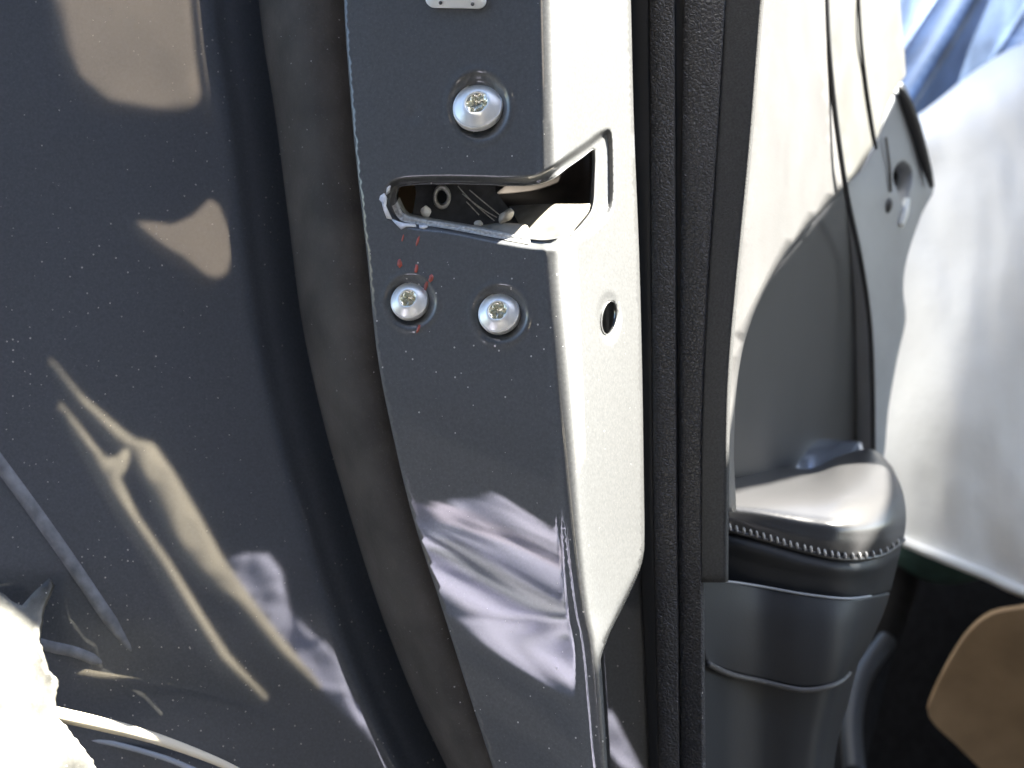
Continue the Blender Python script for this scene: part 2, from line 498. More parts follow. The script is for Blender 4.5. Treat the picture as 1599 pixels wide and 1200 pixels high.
# --- screws
def make_screw(cx, cy, rx, ry):
    p, n = None, None
    p0 = P(cx, cy, float(end_depth(np.array([660.]), np.array([float(cy)]))[0]) - 0)
    # frame of the face without the dimple
    x0, x1 = Lc(cy) + 60, Bc(cy) - 40
    fd = lambda X, Y: 0.430 - (X - Lc(Y)) / (Bc(Y) - Lc(Y)) * 0.026
    base = P(cx, cy, float(fd(cx, cy)))
    a = P(cx + 5, cy, float(fd(cx + 5, cy))) - base; b = P(cx, cy + 5, float(fd(cx, cy + 5))) - base
    nrm = b.cross(a).normalized()
    if nrm.y > 0: nrm = -nrm
    nrm = (nrm + Vector((.10, 0, .32))).normalized()
    R = ry * K * .415 * 1.02
    z = nrm; x = Vector((0, 0, 1)).cross(z).normalized(); y = z.cross(x)
    base = base - nrm * .0016
    prof = [(1.0, -.0015), (1.0, .0002), (.985, .0009), (.955, .0012), (.93, .0011), (.90, .0013), (.60, .0026), (.50, .0030), (.455, .0030), (.43, .0027), (.42, .0020), (.41, -.0005)]
    ns = 48
    V = []; F = []
    for r, h in prof:
        for i in range(ns):
            t = 2 * math.pi * i / ns
            V.append(base + x * math.cos(t) * r * R + y * math.sin(t) * r * R + z * h)
    for k in range(len(prof) - 1):
        for i in range(ns):
            F.append((k * ns + i, k * ns + (i + 1) % ns, (k + 1) * ns + (i + 1) % ns, (k + 1) * ns + i))
    s = mesh_obj('screw', V, F, M['zinc'], door); fix_normals(s)
    V = []; F = []
    # six-lobed socket
    for k, (rr, h) in enumerate(((.43, .0024), (.36, .0022), (.30, .0008), (.24, -.0004))):
        for i in range(ns):
            t = 2 * math.pi * i / ns
            lobe = 1 if k == 0 else 1 + .16 * math.cos(6 * t)
            r = rr * R * lobe
            V.append(base + x * math.cos(t) * r + y * math.sin(t) * r + z * h)
    for k in range(3):
        for i in range(ns):
            F.append((k * ns + i, k * ns + (i + 1) % ns, (k + 1) * ns + (i + 1) % ns, (k + 1) * ns + i))
    F.append(tuple(3 * ns + i for i in range(ns)))
    q = mesh_obj('socket', V, F, M['zinc_gold'], s)
    q.location = (0, 0, 0)
    fix_normals(q)
    return s
for i, sp in enumerate(SCREWS):
    s = make_screw(*sp)
    s["label"] = ('largest pale zinc screw above the latch slot', 'small zinc screw at the left below the slot, red reflection marks beside it',
                  'small zinc screw at the right below the slot')[i]

# --- white plate at the top edge
def face_pt(px, py, lift=0.0):
    d = float(end_depth(np.array([float(px)]), np.array([float(py)]))[0])
    return P(px, py, d - lift)
def decal(name, poly, m, lift=.0006, thick=.0005, label=None, parent=None):
    c = (sum(p[0] for p in poly) / len(poly), sum(p[1] for p in poly) / len(poly))
    V = [face_pt(x, y, lift) for x, y in poly] + [face_pt(c[0], c[1], lift * 1.25)]
    n = len(poly)
    F = [(n, (i + 1) % n, i) for i in range(n)]
    o = mesh_obj(name, V, F, m, parent or door, True, label); fix_normals(o)
    solid(o, thick, 0)
    return o
def rrect(x0, y0, x1, y1, r, n=5):
    out = []
    for cx, cy, a0 in ((x1 - r, y1 - r, 0), (x0 + r, y1 - r, 90), (x0 + r, y0 + r, 180), (x1 - r, y0 + r, 270)):
        for k in range(n + 1):
            a = math.radians(a0 + 90 * k / n); out.append((cx + r * math.cos(a), cy + r * math.sin(a)))
    return out
plate = decal('identification_plate', [(x, y + (x - 712) * .02) for x, y in rrect(665, -120, 759, 13, 13)], M['white_label'], .0012, .0012,
              'white rounded plate cut off by the top of the picture')
for x, y in ((688, 5), (738, 7)):
    decal('dot', [(x + 2.6 * math.cos(a), y + 2.6 * math.sin(a)) for a in [k * .7 for k in range(9)]], M['latch_dark'], .0021, .0003, parent=plate).location = (0, 0, 0)

# --- chipped paint at the slot's left end, red reflections put on as coloured spots
for poly in ([(594, 306), (600, 302), (604, 310), (602, 322), (607, 334), (612, 343), (604, 341), (599, 328), (597, 316), (592, 312)],
             [(612, 343), (620, 347), (634, 350), (648, 351), (650, 354), (634, 354), (626, 358), (620, 352)],
             [(654, 352), (668, 354), (662, 357), (655, 356)],
             [(605, 294), (609, 290), (608, 300), (603, 304)]):
    decal('paint_chip', poly, M['chip'], .0009, .0006)
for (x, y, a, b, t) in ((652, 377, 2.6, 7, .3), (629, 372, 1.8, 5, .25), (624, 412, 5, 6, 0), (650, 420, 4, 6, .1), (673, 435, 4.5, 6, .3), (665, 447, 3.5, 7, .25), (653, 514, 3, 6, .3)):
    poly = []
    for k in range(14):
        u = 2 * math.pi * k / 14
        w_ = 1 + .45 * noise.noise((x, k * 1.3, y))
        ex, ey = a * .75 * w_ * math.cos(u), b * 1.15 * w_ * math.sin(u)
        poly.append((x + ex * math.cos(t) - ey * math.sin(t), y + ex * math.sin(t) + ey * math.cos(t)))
    decal('red_reflection', poly, M['red'], .0001, .00015)

# --- inside the slot: the latch
lat = mesh_obj('latch_plate', [P(600, 250, .447), P(600, 420, .447), P(800, 420, .447), P(800, 250, .447)], [(0, 1, 2, 3)], M['latch_dark'], door, False)
# a plate with a through tube, a dark cavity to the right of it
lat.data.clear_geometry()
plate_poly = dense_poly([(655, 276), (760, 280), (775, 300), (800, 335), (808, 360), (760, 380), (640, 360), (645, 330), (650, 300)], True, 3)
ringp = [(690 + 9 * math.cos(a), 308 + 13 * math.sin(a)) for a in [2 * math.pi * i / 20 for i in range(20)]]
A, V, F, _ = cdt_sheet(plate_poly, [ringp], lambda X, Y: .442 + (X - 640) * .00003, 9)
lat.data.from_pydata([tuple(v) for v in V], [], F); lat.data.update(); solid(lat, .002)
# rim of the tube
V = []; F = []
for k, (s, dd) in enumerate(((1.0, 0), (1.5, -.0015), (1.45, -.004), (1.15, -.0048), (.95, -.004), (.85, .002), (.8, .012))):
    for i in range(28):
        a = 2 * math.pi * i / 28
        V.append(P(690 + 9.5 * s * math.cos(a), 308 + 13 * s * math.sin(a), .4435 + dd))
for k in range(6):
    for i in range(28):
        F.append((k * 28 + i, k * 28 + (i + 1) % 28, (k + 1) * 28 + (i + 1) % 28, (k + 1) * 28 + i))
o = mesh_obj('eyelet', V, F, M['steel'], door); fix_normals(o)
# lower ledge of bare steel, rough cut
grid('cut_edge', [[(612, 322, 0), (622, 341, 0), (640, 349, 0), (700, 358, 0), (780, 373, 0), (828, 382, 0)],
                  [(618, 318, 0), (627, 335, 0), (644, 343, 0), (702, 352, 0), (782, 366, 0), (828, 376, 0)],
                  [(624, 308, 0), (634, 328, 0), (650, 336, 0), (704, 346, 0), (784, 359, 0), (826, 369, 0)]],
     M['steel'], door, 10, 6, 0, fn=lambda x, y, u, v: float(end_depth(np.array([x]), np.array([y]))[0]) - .0009 + .010 * float(sstep(.62, 1, v)) + .0005 * noise.noise((x * .2, y * .2, 1)))
# clutter: grease lumps, hooked pawl, pale block, cavity
def blob(name, cx, cy, d, rx, ry, rz, m, parent, rot=0, seed=0, amp=.18, label=None):
    bm = bmesh.new(); bmesh.ops.create_icosphere(bm, subdivisions=3, radius=1)
    c = P(cx, cy, d); kx = K * d
    for v in bm.verts:
        f = 1 + amp * noise.noise(v.co * 1.6 + Vector((seed, seed, 0)))
        x, z = v.co.x * rx * kx * f, v.co.z * ry * kx * f
        v.co = c + Vector((x * math.cos(rot) - z * math.sin(rot), v.co.y * rz * f, x * math.sin(rot) + z * math.cos(rot)))
    me = bpy.data.meshes.new(name); bm.to_mesh(me); bm.free(); me.materials.append(m)
    me.polygons.foreach_set("use_smooth", [True] * len(me.polygons))
    o = bpy.data.objects.new(name, me); COL.objects.link(o)
    if parent:
        o.parent = parent; o.location = -parent.location
    if label: o["label"] = label
    return o
blob('grease_lump', 665, 331, .436, 8, 9, .003, M['grease'], door, 0, 1)
blob('grease_lump', 747, 350, .431, 7, 6, .002, M['grease'], door, 0, 3)
pawl = blob('latch_pawl', 790, 338, .424, 15, 8, .004, M['cream_metal'], door, .75, 5, .25)
blk = grid('pawl_block', [[(752, 352, .430), (780, 348, .426), (815, 350, .4225), (824, 353, .421)],
                          [(752, 357, .425), (785, 353, .4205), (815, 354, .4165), (825, 358, .416)],
                          [(755, 367, .4205), (785, 371, .4165), (812, 375, .4135), (822, 377, .4125)],
                          [(757, 371, .423), (785, 376, .419), (812, 379, .416), (821, 381, .415)]], M['cream_metal'], door, 4, 4, .002)
grid('striker_ramp', [[(795, 322, .452), (850, 319, .440), (905, 319, .432), (921, 318, .430)],
                      [(800, 330, .447), (850, 330, .436), (900, 330, .427), (918, 328, .425)],
                      [(808, 345, .438), (850, 345, .429), (890, 345, .421), (908, 342, .420)],
                      [(815, 362, .430), (850, 366, .423), (880, 362, .418), (896, 356, .417)],
                      [(822, 374, .424), (850, 379, .4195), (876, 374, .4165), (890, 366, .416)]], M['cream_metal'], door, 6, 5, .001)
grid('guide_wall', [[(830, 262, .47), (870, 255, .465), (905, 240, .46), (922, 225, .455)],
                    [(780, 298, .470), (850, 296, .463), (900, 285, .458), (921, 280, .450)],
                    [(770, 312, .462), (850, 314, .455), (900, 314, .447), (921, 314, .440)],
                    [(768, 326, .458), (850, 322, .448), (900, 321, .440), (921, 320, .434)]], M['brown'], door, 6, 5, .001)
mesh_obj('inner_shelf', [P(622, 280, .470), P(622, 345, .470), P(662, 345, .470), P(654, 280, .470)], [(0, 1, 2, 3)], M['card'], door, False)
for k, pts in enumerate(([(715, 291, .4405), (740, 318, .4405), (772, 345, .4405)], [(733, 297, .4405), (758, 318, .4405), (780, 336, .4405)],
                         [(728, 315, .4405), (748, 336, .4405)], [(722, 303, .4405), (752, 326, .4405), (776, 340, .4405)])):
    tube('scratch_wire', pts, .00022, M['steel'], door, 6)
slab('latch_housing', -.062, .052, .475, .52, 1.02, 1.12, M['black'], door, 0)

slab('frame_shade_slab', -.066, .055, .405, .56, 1.112, 1.62, M['paint'], door, .004)  # unseen slab added over the door end to keep sun off the body
# door's core behind the end panel (carries the far parts, out of sight)
slab('door_shell', -.045, .082, .53, 1.3, .35, 1.5, M['paint'], door, .003)
# lower jamb piece to the right of the diagonal cut
strip('jamb_flange', Curve([(700, 905), (900, 912), (1030, 930), (1460, 955)]), Curve([(700, 1010), (900, 1012), (1200, 1022), (1460, 1028)]),
      0.474, .473, .0, M['paint'], door, 850, 1460, 6)

# --- black trim along the door's edge
e1 = Curve([(-260, 972), (0, 978), (400, 990), (800, 998), (1200, 1014), (1460, 1022)])
e2 = Curve([(-260, 1012), (0, 1014), (450, 1018), (800, 1021), (1200, 1029), (1460, 1034)])
e3 = Curve([(-260, 1050), (0, 1052), (450, 1054), (800, 1056), (1200, 1060), (1460, 1062)])
e4 = Curve([(-260, 1066), (0, 1067), (450, 1062), (800, 1060), (1200, 1062), (1460, 1064)])
e5 = Curve([(-260, 1140), (0, 1131), (225, 1118), (450, 1103), (600, 1096), (750, 1093), (1200, 1096), (1460, 1097)])
e6 = Curve([(-260, 1152), (0, 1133), (225, 1120), (450, 1105), (600, 1098), (750, 1094), (905, 1093)])
e7 = Curve([(-260, 1215), (0, 1190), (225, 1171), (450, 1148), (600, 1136), (750, 1133), (905, 1132)])
strip('rubber_lip', e1, e2, .4685, .465, .0005, M['plastic'], door, p=3)
strip('vinyl_welt', e2, e3, .4640, .4610, .0016, M['leather'], door, n=14, p=4, half=True, label='narrow grained welt next to the painted end')
strip('groove_backing', Curve([(-260, 1046), (1460, 1052)]), Curve([(-260, 1072), (1460, 1070)]), .467, .466, 0, M['plastic'], door)
strip('vinyl_edging', e4, e5, .4635, .4570, .0018, M['leather'], door, n=18, p=4, half=True, label='wide grained vinyl edging of the door card')
strip('felt_edge', e6, e7, .4560, .4490, 0, M['felt'], door, y1=905, n=8, step=13, p=3)

# --- inner door card: proud upper panel, recessed insert
def card_d(x, y):
    return .4530 + (x - e7(y)) * .00118
s1 = [(1287, -260), (1288, 0), (1296, 130), (1318, 290)]
curve_edge = [(1318, 292), (1290, 325), (1245, 375), (1205, 435), (1178, 490), (1160, 545), (1150, 610), (1147, 670), (1146, 716)]
outer = [(float(e7(y)) + 1, y) for y in range(800, -261, -20)]
outl = outer + cat1(s1, 6) + cat1(curve_edge, 5)[1:] + [(1148, 760), (1150, 800)]
A, V, F, _ = cdt_sheet(outl, [], lambda X, Y: card_d(X, Y) , 14)
o = mesh_obj('upper_card', V, F, M['trim'], door, label='upper door card bleached by the sun'); solid(o, .004, -1)
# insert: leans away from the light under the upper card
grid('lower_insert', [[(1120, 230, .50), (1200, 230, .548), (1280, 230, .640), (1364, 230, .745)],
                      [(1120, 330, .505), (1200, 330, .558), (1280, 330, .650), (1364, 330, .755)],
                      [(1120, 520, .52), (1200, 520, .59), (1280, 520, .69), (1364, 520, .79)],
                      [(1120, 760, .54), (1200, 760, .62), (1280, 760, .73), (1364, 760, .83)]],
     M['insert'], door, 6, 6, .004, label='dark concave insert of the door card with shade put into its colour')
# welt seam between card and the front piece
tube('card_seam', [(1289, -260, .570), (1291, 0, .575), (1299, 130, .590), (1320, 290, .622), (1343, 400, .70), (1358, 500, .73), (1363, 600, .745), (1364, 720, .76)], .0016, M['insert'], door, 8)
# front piece, sunlit above and shaded below
A, V, F, _ = cdt_sheet(cat1(s1, 6) + [(1345, 268), (1372, 215), (1388, 165), (1402, 138), (1416, 118), (1412, 60), (1406, 0), (1400, -260)], [], lambda X, Y: .592 + (X - 1290) * .0011 + .035 * np.clip(Y / 290, 0, 1), 14)
o = mesh_obj('front_card', V, F, M['front'], door); solid(o, .01, -1, .002)
tube('card_groove', [(1339, -260, .644), (1341, 0, .645), (1351, 120, .670), (1368, 232, .703)], .0011, M['insert'], door, 8)
# handle bezel
HB = [(1345, 268), (1372, 215), (1388, 165), (1402, 138), (1412, 130), (1428, 165), (1445, 220), (1460, 290), (1440, 335), (1418, 400), (1411, 450), (1415, 500), (1402, 560), (1388, 640), (1380, 720), (1364, 720), (1363, 600), (1358, 500), (1343, 400), (1322, 296)]
hh = dense_poly([(1412, 252), (1425, 268), (1420, 300), (1412, 322), (1403, 300), (1395, 278), (1400, 260)], True, 3)
A, V, F, _ = cdt_sheet(dense_poly(HB, True, 3), [hh], lambda X, Y: .700 + (X - 1330) * .0008 + np.clip(Y - 300, 0, 500) * .00012, 12)
o = mesh_obj('handle_bezel', V, F, M['trim_grey'], door, label='grey bezel round the inner door release'); solid(o, .012, -1, .003)
tube('bezel_side_shade', [(1404, 135, .752), (1420, 175, .765), (1436, 225, .778), (1455, 292, .79)], [.001, .0042, .0045, .004, .0015], M['insert'], door, 10)  # dark tube stands in for shade on the bezel's side edge
grid('handle_cup', [[(1385, 240, .775), (1435, 240, .80)], [(1385, 340, .775), (1435, 340, .80)]], M['black'], door, 4, 4, .002)
tube('release_lever', [(1416, 312, .772), (1412, 332, .768), (1406, 352, .765)], [.0022, .003, .0022], M['white_label'], door, 10, 'bright chrome release lever')
tube('bezel_crease', [(1383, 215, .736), (1389, 260, .743), (1391, 300, .747)], .0010, M['trim'], door, 8)
blob('lock_button', 1386, 322, .749, 7, 12, .005, M['trim'], door, -.2, 4, .05)

# --- armrest
AR = [[(1139, 716, .640), (1195, 722, .655), (1262, 732, .665), (1312, 712, .668), (1362, 702, .672), (1394, 730, .676)],
      [(1138, 734, .590), (1195, 740, .600), (1262, 744, .605), (1318, 730, .605), (1380, 730, .612), (1407, 760, .622)],
      [(1137, 760, .535), (1193, 766, .535), (1260, 770, .535), (1324, 770, .538), (1388, 772, .560), (1413, 784, .592)],
      [(1136, 786, .509), (1190, 793, .507), (1258, 804, .507), (1324, 812, .510), (1386, 812, .535), (1415, 804, .580)],
      [(1135, 806, .5045), (1189, 816, .5025), (1256, 832, .5020), (1322, 842, .505), (1382, 840, .530), (1414, 824, .576)],
      [(1135, 826, .5060), (1188, 840, .5035), (1255, 859, .5025), (1320, 872, .506), (1376, 866, .530), (1411, 842, .575)]]
grid('armrest', AR, M['arm'], door, 8, 8, .006, label='padded armrest with a stitched rim, sun on its top')
AR2 = [[(1135, 830, .5075), (1188, 844, .504), (1255, 863, .503), (1320, 876, .507), (1375, 870, .531), (1409, 848, .576)],
       [(1134, 845, .5045), (1188, 862, .501), (1255, 880, .500), (1320, 890, .504), (1372, 886, .528), (1405, 866, .574)],
       [(1133, 870, .5065), (1188, 884, .504), (1255, 900, .503), (1320, 908, .507), (1368, 904, .531), (1399, 890, .576)],
       [(1131, 906, .5085), (1188, 914, .506), (1255, 926, .505), (1320, 933, .510), (1362, 930, .533), (1391, 922, .578)]]
grid('armrest_skirt', AR2, M['plastic'], door, 8, 8, .004)
AR3 = [[(1092, 906, .4700), (1140, 909, .489), (1188, 917, .500), (1255, 929, .499), (1320, 936, .504), (1360, 932, .527), (1390, 926, .574)],
       [(1094, 950, .4700), (1140, 953, .487), (1188, 960, .497), (1255, 968, .496), (1318, 972, .500), (1352, 968, .523), (1378, 962, .570)],
       [(1098, 1010, .4710), (1140, 1014, .487), (1188, 1020, .497), (1255, 1030, .495), (1312, 1030, .498), (1338, 1018, .520), (1356, 1010, .565)],
       [(1106, 1034, .4730), (1140, 1048, .489), (1188, 1060, .498), (1255, 1074, .496), (1304, 1066, .499), (1326, 1050, .520), (1340, 1036, .565)]]
grid('pocket_front', AR3, M['plastic'], door, 7, 6, .004)
tube('pocket_lip', [(1106, 1037, .472), (1140, 1053, .489), (1188, 1064, .4975), (1255, 1078, .4955), (1304, 1069, .4985), (1326, 1052, .5195)], .0013, M['trim'], door, 8)
tube('pocket_top_edge', [(1093, 906, .4698), (1140, 909, .4888), (1188, 916, .4998), (1255, 928, .4988), (1320, 935, .5038), (1360, 931, .5268)], .0006, M['trim_grey'], door, 6)
AR4 = [[(1056, 900, .4685), (1092, 900, .4740), (1140, 1030, .494), (1188, 1050, .503), (1255, 1062, .502), (1304, 1058, .506), (1326, 1042, .530), (1342, 1030, .575)],
       [(1056, 1040, .4685), (1096, 1060, .4745), (1140, 1080, .494), (1188, 1092, .503), (1250, 1100, .502), (1292, 1100, .506), (1310, 1098, .530), (1326, 1094, .575)],
       [(1056, 1200, .4685), (1096, 1200, .4745), (1140, 1200, .494), (1188, 1200, .503), (1240, 1200, .502), (1275, 1200, .506), (1290, 1200, .530), (1302, 1200, .575)],
       [(1056, 1460, .4685), (1096, 1460, .4745), (1140, 1460, .494), (1188, 1460, .503), (1230, 1460, .502), (1262, 1460, .506), (1276, 1460, .530), (1288, 1460, .575)]]
grid('lower_card', AR4, M['plastic'], door, 6, 8, .004)
# switch pad in the armrest's back; blue of the sky put into its colour
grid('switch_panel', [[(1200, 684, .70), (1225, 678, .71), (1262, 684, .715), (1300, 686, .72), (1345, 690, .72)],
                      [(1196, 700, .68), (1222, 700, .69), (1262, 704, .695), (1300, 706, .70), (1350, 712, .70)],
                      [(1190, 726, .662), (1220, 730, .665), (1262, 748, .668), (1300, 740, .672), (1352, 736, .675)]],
     mat('glossy_switch_panel', (.50, .58, .72), .15, .85, .8, noise_scale=10, noise_amt=.1), door, 5, 5, .004, label='glossy panel with the blue of the sky in its colour')
# stitches along the seam
seam = cat1([AR[5][i] for i in range(6)], 40)
acc = [0.0]
for a, b in zip(seam, seam[1:]):
    acc.append(acc[-1] + math.hypot(a[0] - b[0], a[1] - b[1]))
tube('seam_piping', [(a, b + 1.5, c - .0004) for a, b, c in AR[5]], .0011, M['arm'], door, 8)
N = 26
for k in range(N):
    q = acc[-1] * (k + .5) / N * .98
    i = min(range(len(acc)), key=lambda j: abs(acc[j] - q))
    x, y, d = seam[i]
    blob('stitch', x, y - 4, d - .0022, 2.0, 5.5, .0012, M['stitch'], door, .15, 0, 0)

# ------------------------------------------------------------------ CAR BODY with its weatherstrip
body = thing('car_body', (-.15, .47, .3), 'dusty navy blue car body panel with ribs and grey rubber weatherstrip left of the door', 'car body')
Sl = Curve([(-300, 385), (0, 404), (180, 430), (330, 449), (500, 471), (650, 503), (800, 545), (960, 596), (1100, 651), (1200, 698), (1500, 840)])
RIB1 = ((-60, 640), (212, 1018)); RIB2 = ((20, 990), (165, 1034))
def body_depth(X, Y):
    X = np.asarray(X, float); Y = np.asarray(Y, float)
    d = .487 - .000028 * (430 - X)
    e = X - (Sl(Y) - 75)
    d = d + .020 * sstep(0, 160, e)
    # soft fold that runs beside the strip
    d = d + .0030 * sstep(-10, 25, e)
    for (a, b), wd in ():
        dx, dy = b[0] - a[0], b[1] - a[1]; L2 = dx * dx + dy * dy
        t = np.clip(((X - a[0]) * dx + (Y - a[1]) * dy) / L2, 0, 1)
        r = np.hypot(X - a[0] - t * dx, Y - a[1] - t * dy)
        d = d - .0030 * np.exp(-(r / (wd * 1.5)) ** 2)
    return d
xs = np.arange(-260, 461, 5.0)
V = []; F = []; ys = np.arange(-260, 1461, 6.0)
for y in ys:
    s = float(Sl(y)) + 60
    t = np.linspace(0, 1, 110)
    X = -260 + (s + 260) * t
    D = body_depth(X, np.full_like(X, y))
    V += [P(a, y, b) for a, b in zip(X, D)]
for j in range(len(ys) - 1):
    for i in range(109):
        k = j * 110 + i
        F.append((k, k + 110, k + 111, k + 1))
bp = mesh_obj('body_panel', V, F, M['paint_dirty'], body); solid(bp, .002)
strip('weatherstrip', Sl, Curve([(-300, 568), (0, 582), (260, 600), (560, 634), (820, 692), (1080, 776), (1200, 816), (1500, 924)]), .484, .474, .021, M['rubber'], body, n=26, p=2.4, label='thick grey rubber weatherstrip, dusty')
strip('strip_channel', Curve([(-300, 520), (0, 535), (400, 565), (800, 640), (1200, 765), (1500, 870)]), Curve([(-300, 600), (0, 620), (1200, 830), (1500, 930)]), .486, .488, 0, M['plastic'], body)
M['bead'] = mat('dusty_sealer_bead', (.17, .18, .20), .8, 0, 0, .2, noise_scale=180, noise_amt=.3, bump=('noise', 500, .4, .001))
for (x0, y0), (x1, y1), R_ in ((RIB1[0], RIB1[1], .0034), ((40, 996), (165, 1033), .0030)):
    pts = []
    for k in range(9):
        t = k / 8
        x, y = x0 + (x1 - x0) * t, y0 + (y1 - y0) * t
        pts.append((x + 3 * math.sin(t * 5), y + 2 * math.sin(t * 7), float(body_depth(np.array([x]), np.array([y]))[0]) + .0016))
    tube('sealer_bead', pts, [R_] * 8 + [.0016], M['bead'], body, 14, 'dusty grey sealer bead', 4)
# plate added in the outline of the sunlit corner of the body panel
sun_patch = [(-70, 930), (-40, 930), (0, 926), (18, 938), (34, 946), (52, 926), (78, 902), (82, 912), (66, 950), (60, 996), (66, 1020), (74, 1046), (90, 1060), (84, 1090), (86, 1116), (112, 1146), (130, 1170), (150, 1200), (165, 1240), (-70, 1240)]
jag = []
for i in range(len(sun_patch)):
    a = sun_patch[i]; b = sun_patch[(i + 1) % len(sun_patch)]
    L = math.hypot(b[0] - a[0], b[1] - a[1]); n = max(1, int(L / 5))
    for k in range(n):
        t = k / n; x = a[0] + (b[0] - a[0]) * t; y = a[1] + (b[1] - a[1]) * t
        amp = 2.2 if x > -5 and y < 1230 else 0
        r = noise.noise((x * .35, y * .35, 3)) * amp
        jag.append((x + r * 1.2, y - r))
A, V, F, _ = cdt_sheet(jag, [], lambda X, Y: .463 - (Y - 925) * .00012 + .0004 * X * .05, 8)
M['sun_patch'] = mat('pale_sun_patch', (.120, .118, .105), .6, .1, .2, noise_scale=55, noise_amt=.75, bump=('noise', 200, .3, .001), dust=.2)
o = mesh_obj('sun_patch_plate', V, F, M['sun_patch'], body, label='pale plate added in the shape of the sunlit body corner'); solid(o, .003)
tube('sill_flange', [(20, 1100, .450), (90, 1116, .450), (170, 1134, .450), (250, 1156, .448), (345, 1192, .446), (420, 1230, .444)], [.003, .003, .0028, .0022, .0016, .001], M['beige'], body, 10)  # beige colour stands in for sunlight along the flange
tube('sill_fold', [(100, 1150, .48), (170, 1160, .48), (260, 1185, .478), (330, 1215, .476)], .0012, M['trim_grey'], body, 8)

# ------------------------------------------------------------------ stand-ins added behind the camera, shaped for their images in the paint
def flat_body(X, Y):
    return .487 - .000028 * (430 - np.asarray(X, float))
def flat_end(X, Y):
    X = np.asarray(X, float)
    return 0.430 - (X - Lc(Y)) / (Bc(Y) - Lc(Y)) * 0.026
def mirrored(name, poly, depthf, dist, m, label, cat, lean=.55, thick=.02, folds=0, face=.75):
    """added boards and cloths, outlines worked back from their images in the paint"""
    cx = sum(p[0] for p in poly) / len(poly); cy = sum(p[1] for p in poly) / len(poly)
    p0, n = hit(cx, cy, depthf)
    v = (p0 - CAM).normalized(); r = v - 2 * v.dot(n) * n
    C = p0 + r * dist
    nn = (-r * face + Vector((.35, 0, lean))).normalized()
    pts = []
    for x, y in poly:
        v = (P(x, y, 1) - CAM).normalized()
        q = CAM + v * ((p0 - CAM).dot(n) / v.dot(n)); r = v - 2 * v.dot(n) * n
        t = (C - q).dot(nn) / r.dot(nn)
        pts.append(q + r * t)
    C = sum(pts, Vector()) / len(pts)
    u = nn.cross(Vector((0, 0, 1))).normalized(); w_ = nn.cross(u)
    p2 = [Vector(((p - C).dot(u), (p - C).dot(w_))) for p in pts]
    nn0 = n; n = len(p2)
    ext = max(v.length for v in p2); st = ext / (30 if folds else 14)
    g = []
    X, Y = np.meshgrid(np.arange(-ext, ext, st), np.arange(-ext, ext, st)); X = X.ravel(); Y = Y.ravel()
    D, ins = seg_dist(X, Y, [tuple(v) for v in p2])
    g = [Vector((a, b)) for a, b, d, i in zip(X, Y, D, ins) if i and d > st * .4]
    res = geometry.delaunay_2d_cdt(p2 + g, [(i, (i + 1) % n) for i in range(n)], [], 0, 1e-5)
    V = [C + u * a.x + w_ * a.y + nn * (folds * (noise.noise((a.x * 4 / ext, a.y * 4 / ext, 0)) + .45 * abs(noise.noise((a.x * 9 / ext, a.y * 9 / ext, 3))))) for a in res[0]]
    q2 = [tuple(v) for v in p2]
    cc = np.array([[sum(res[0][i].x for i in f) / 3, sum(res[0][i].y for i in f) / 3] for f in res[2]])
    ok_ = seg_dist(cc[:, 0], cc[:, 1], q2)[1]
    o = mesh_obj(name, V, [tuple(f) for f, k in zip(res[2], ok_) if k], m, None, True)
    me = o.data
    if me.polygons and me.polygons[0].normal.dot(nn) < 0: me.flip_normals()
    solid(o, thick)
    tag(o, label, cat)
    return o
mirrored('tan_stand_in', [(76, -60), (95, 60), (122, 125), (150, 150), (176, 166), (235, 172), (285, 172), (306, 160), (311, 140), (302, 60), (290, -60)], flat_body, 1.3, M['tan'],
         'broad tan stand-in added behind the camera for the tan image high on the body panel', 'board')
mirrored('tan_strip_stand_in', [(303, -60), (309, -60), (326, 120), (332, 190), (326, 150), (314, 60)], flat_body, .95, M['tan'],
         'thin tan stand-in added behind the camera for a line mirrored in the paint', 'batten')
mirrored('tan_wedge_stand_in', [(212, 346), (245, 348), (270, 352), (300, 338), (328, 312), (340, 322), (356, 362), (359, 400), (354, 425), (338, 437), (318, 430), (285, 402), (250, 380)], flat_body, 1.0, M['tan'],
         'three-cornered tan stand-in added behind the camera, mirrored in the middle of the body panel', 'offcut')
mirrored('beige_streak_stand_in', [(88, 560), (130, 615), (175, 655), (212, 686), (240, 692), (270, 735), (310, 805), (345, 870), (400, 950), (450, 1015), (497, 1072), (488, 1078), (430, 1020), (370, 945), (320, 905), (290, 868), (262, 820), (236, 760), (212, 715), (190, 695), (140, 640), (105, 590)],
         flat_body, 1.2, M['beige'], 'ragged beige stand-in added behind the camera for the long streak low on the body panel', 'plank')
mirrored('beige_line_stand_in', [(100, 628), (152, 696), (168, 716), (186, 712), (196, 700), (204, 706), (200, 730), (188, 744), (216, 805), (266, 878), (312, 955), (354, 1022), (414, 1089), (407, 1098), (338, 1030), (294, 957), (248, 880), (203, 811), (163, 747), (140, 702)],
         flat_body, 0.85, M['beige'], 'thin beige stand-in added behind the camera for the narrow streak in the paint', 'lath')
CL = mat('added_printed_cloth', (.60, .60, .78), .85)
t_ = CL.node_tree; b_ = t_.nodes["Principled BSDF"]
tc = t_.nodes.new("ShaderNodeTexCoord"); vz = t_.nodes.new("ShaderNodeTexNoise"); vz.inputs["Scale"].default_value = 9; vz.inputs["Detail"].default_value = 2.5
cr = t_.nodes.new("ShaderNodeValToRGB"); cr.color_ramp.interpolation = 'LINEAR'
els = cr.color_ramp.elements
els[0].position = .0; els[0].color = (.20, .12, .12, 1)
els[1].position = .14; els[1].color = (.34, .27, .22, 1)
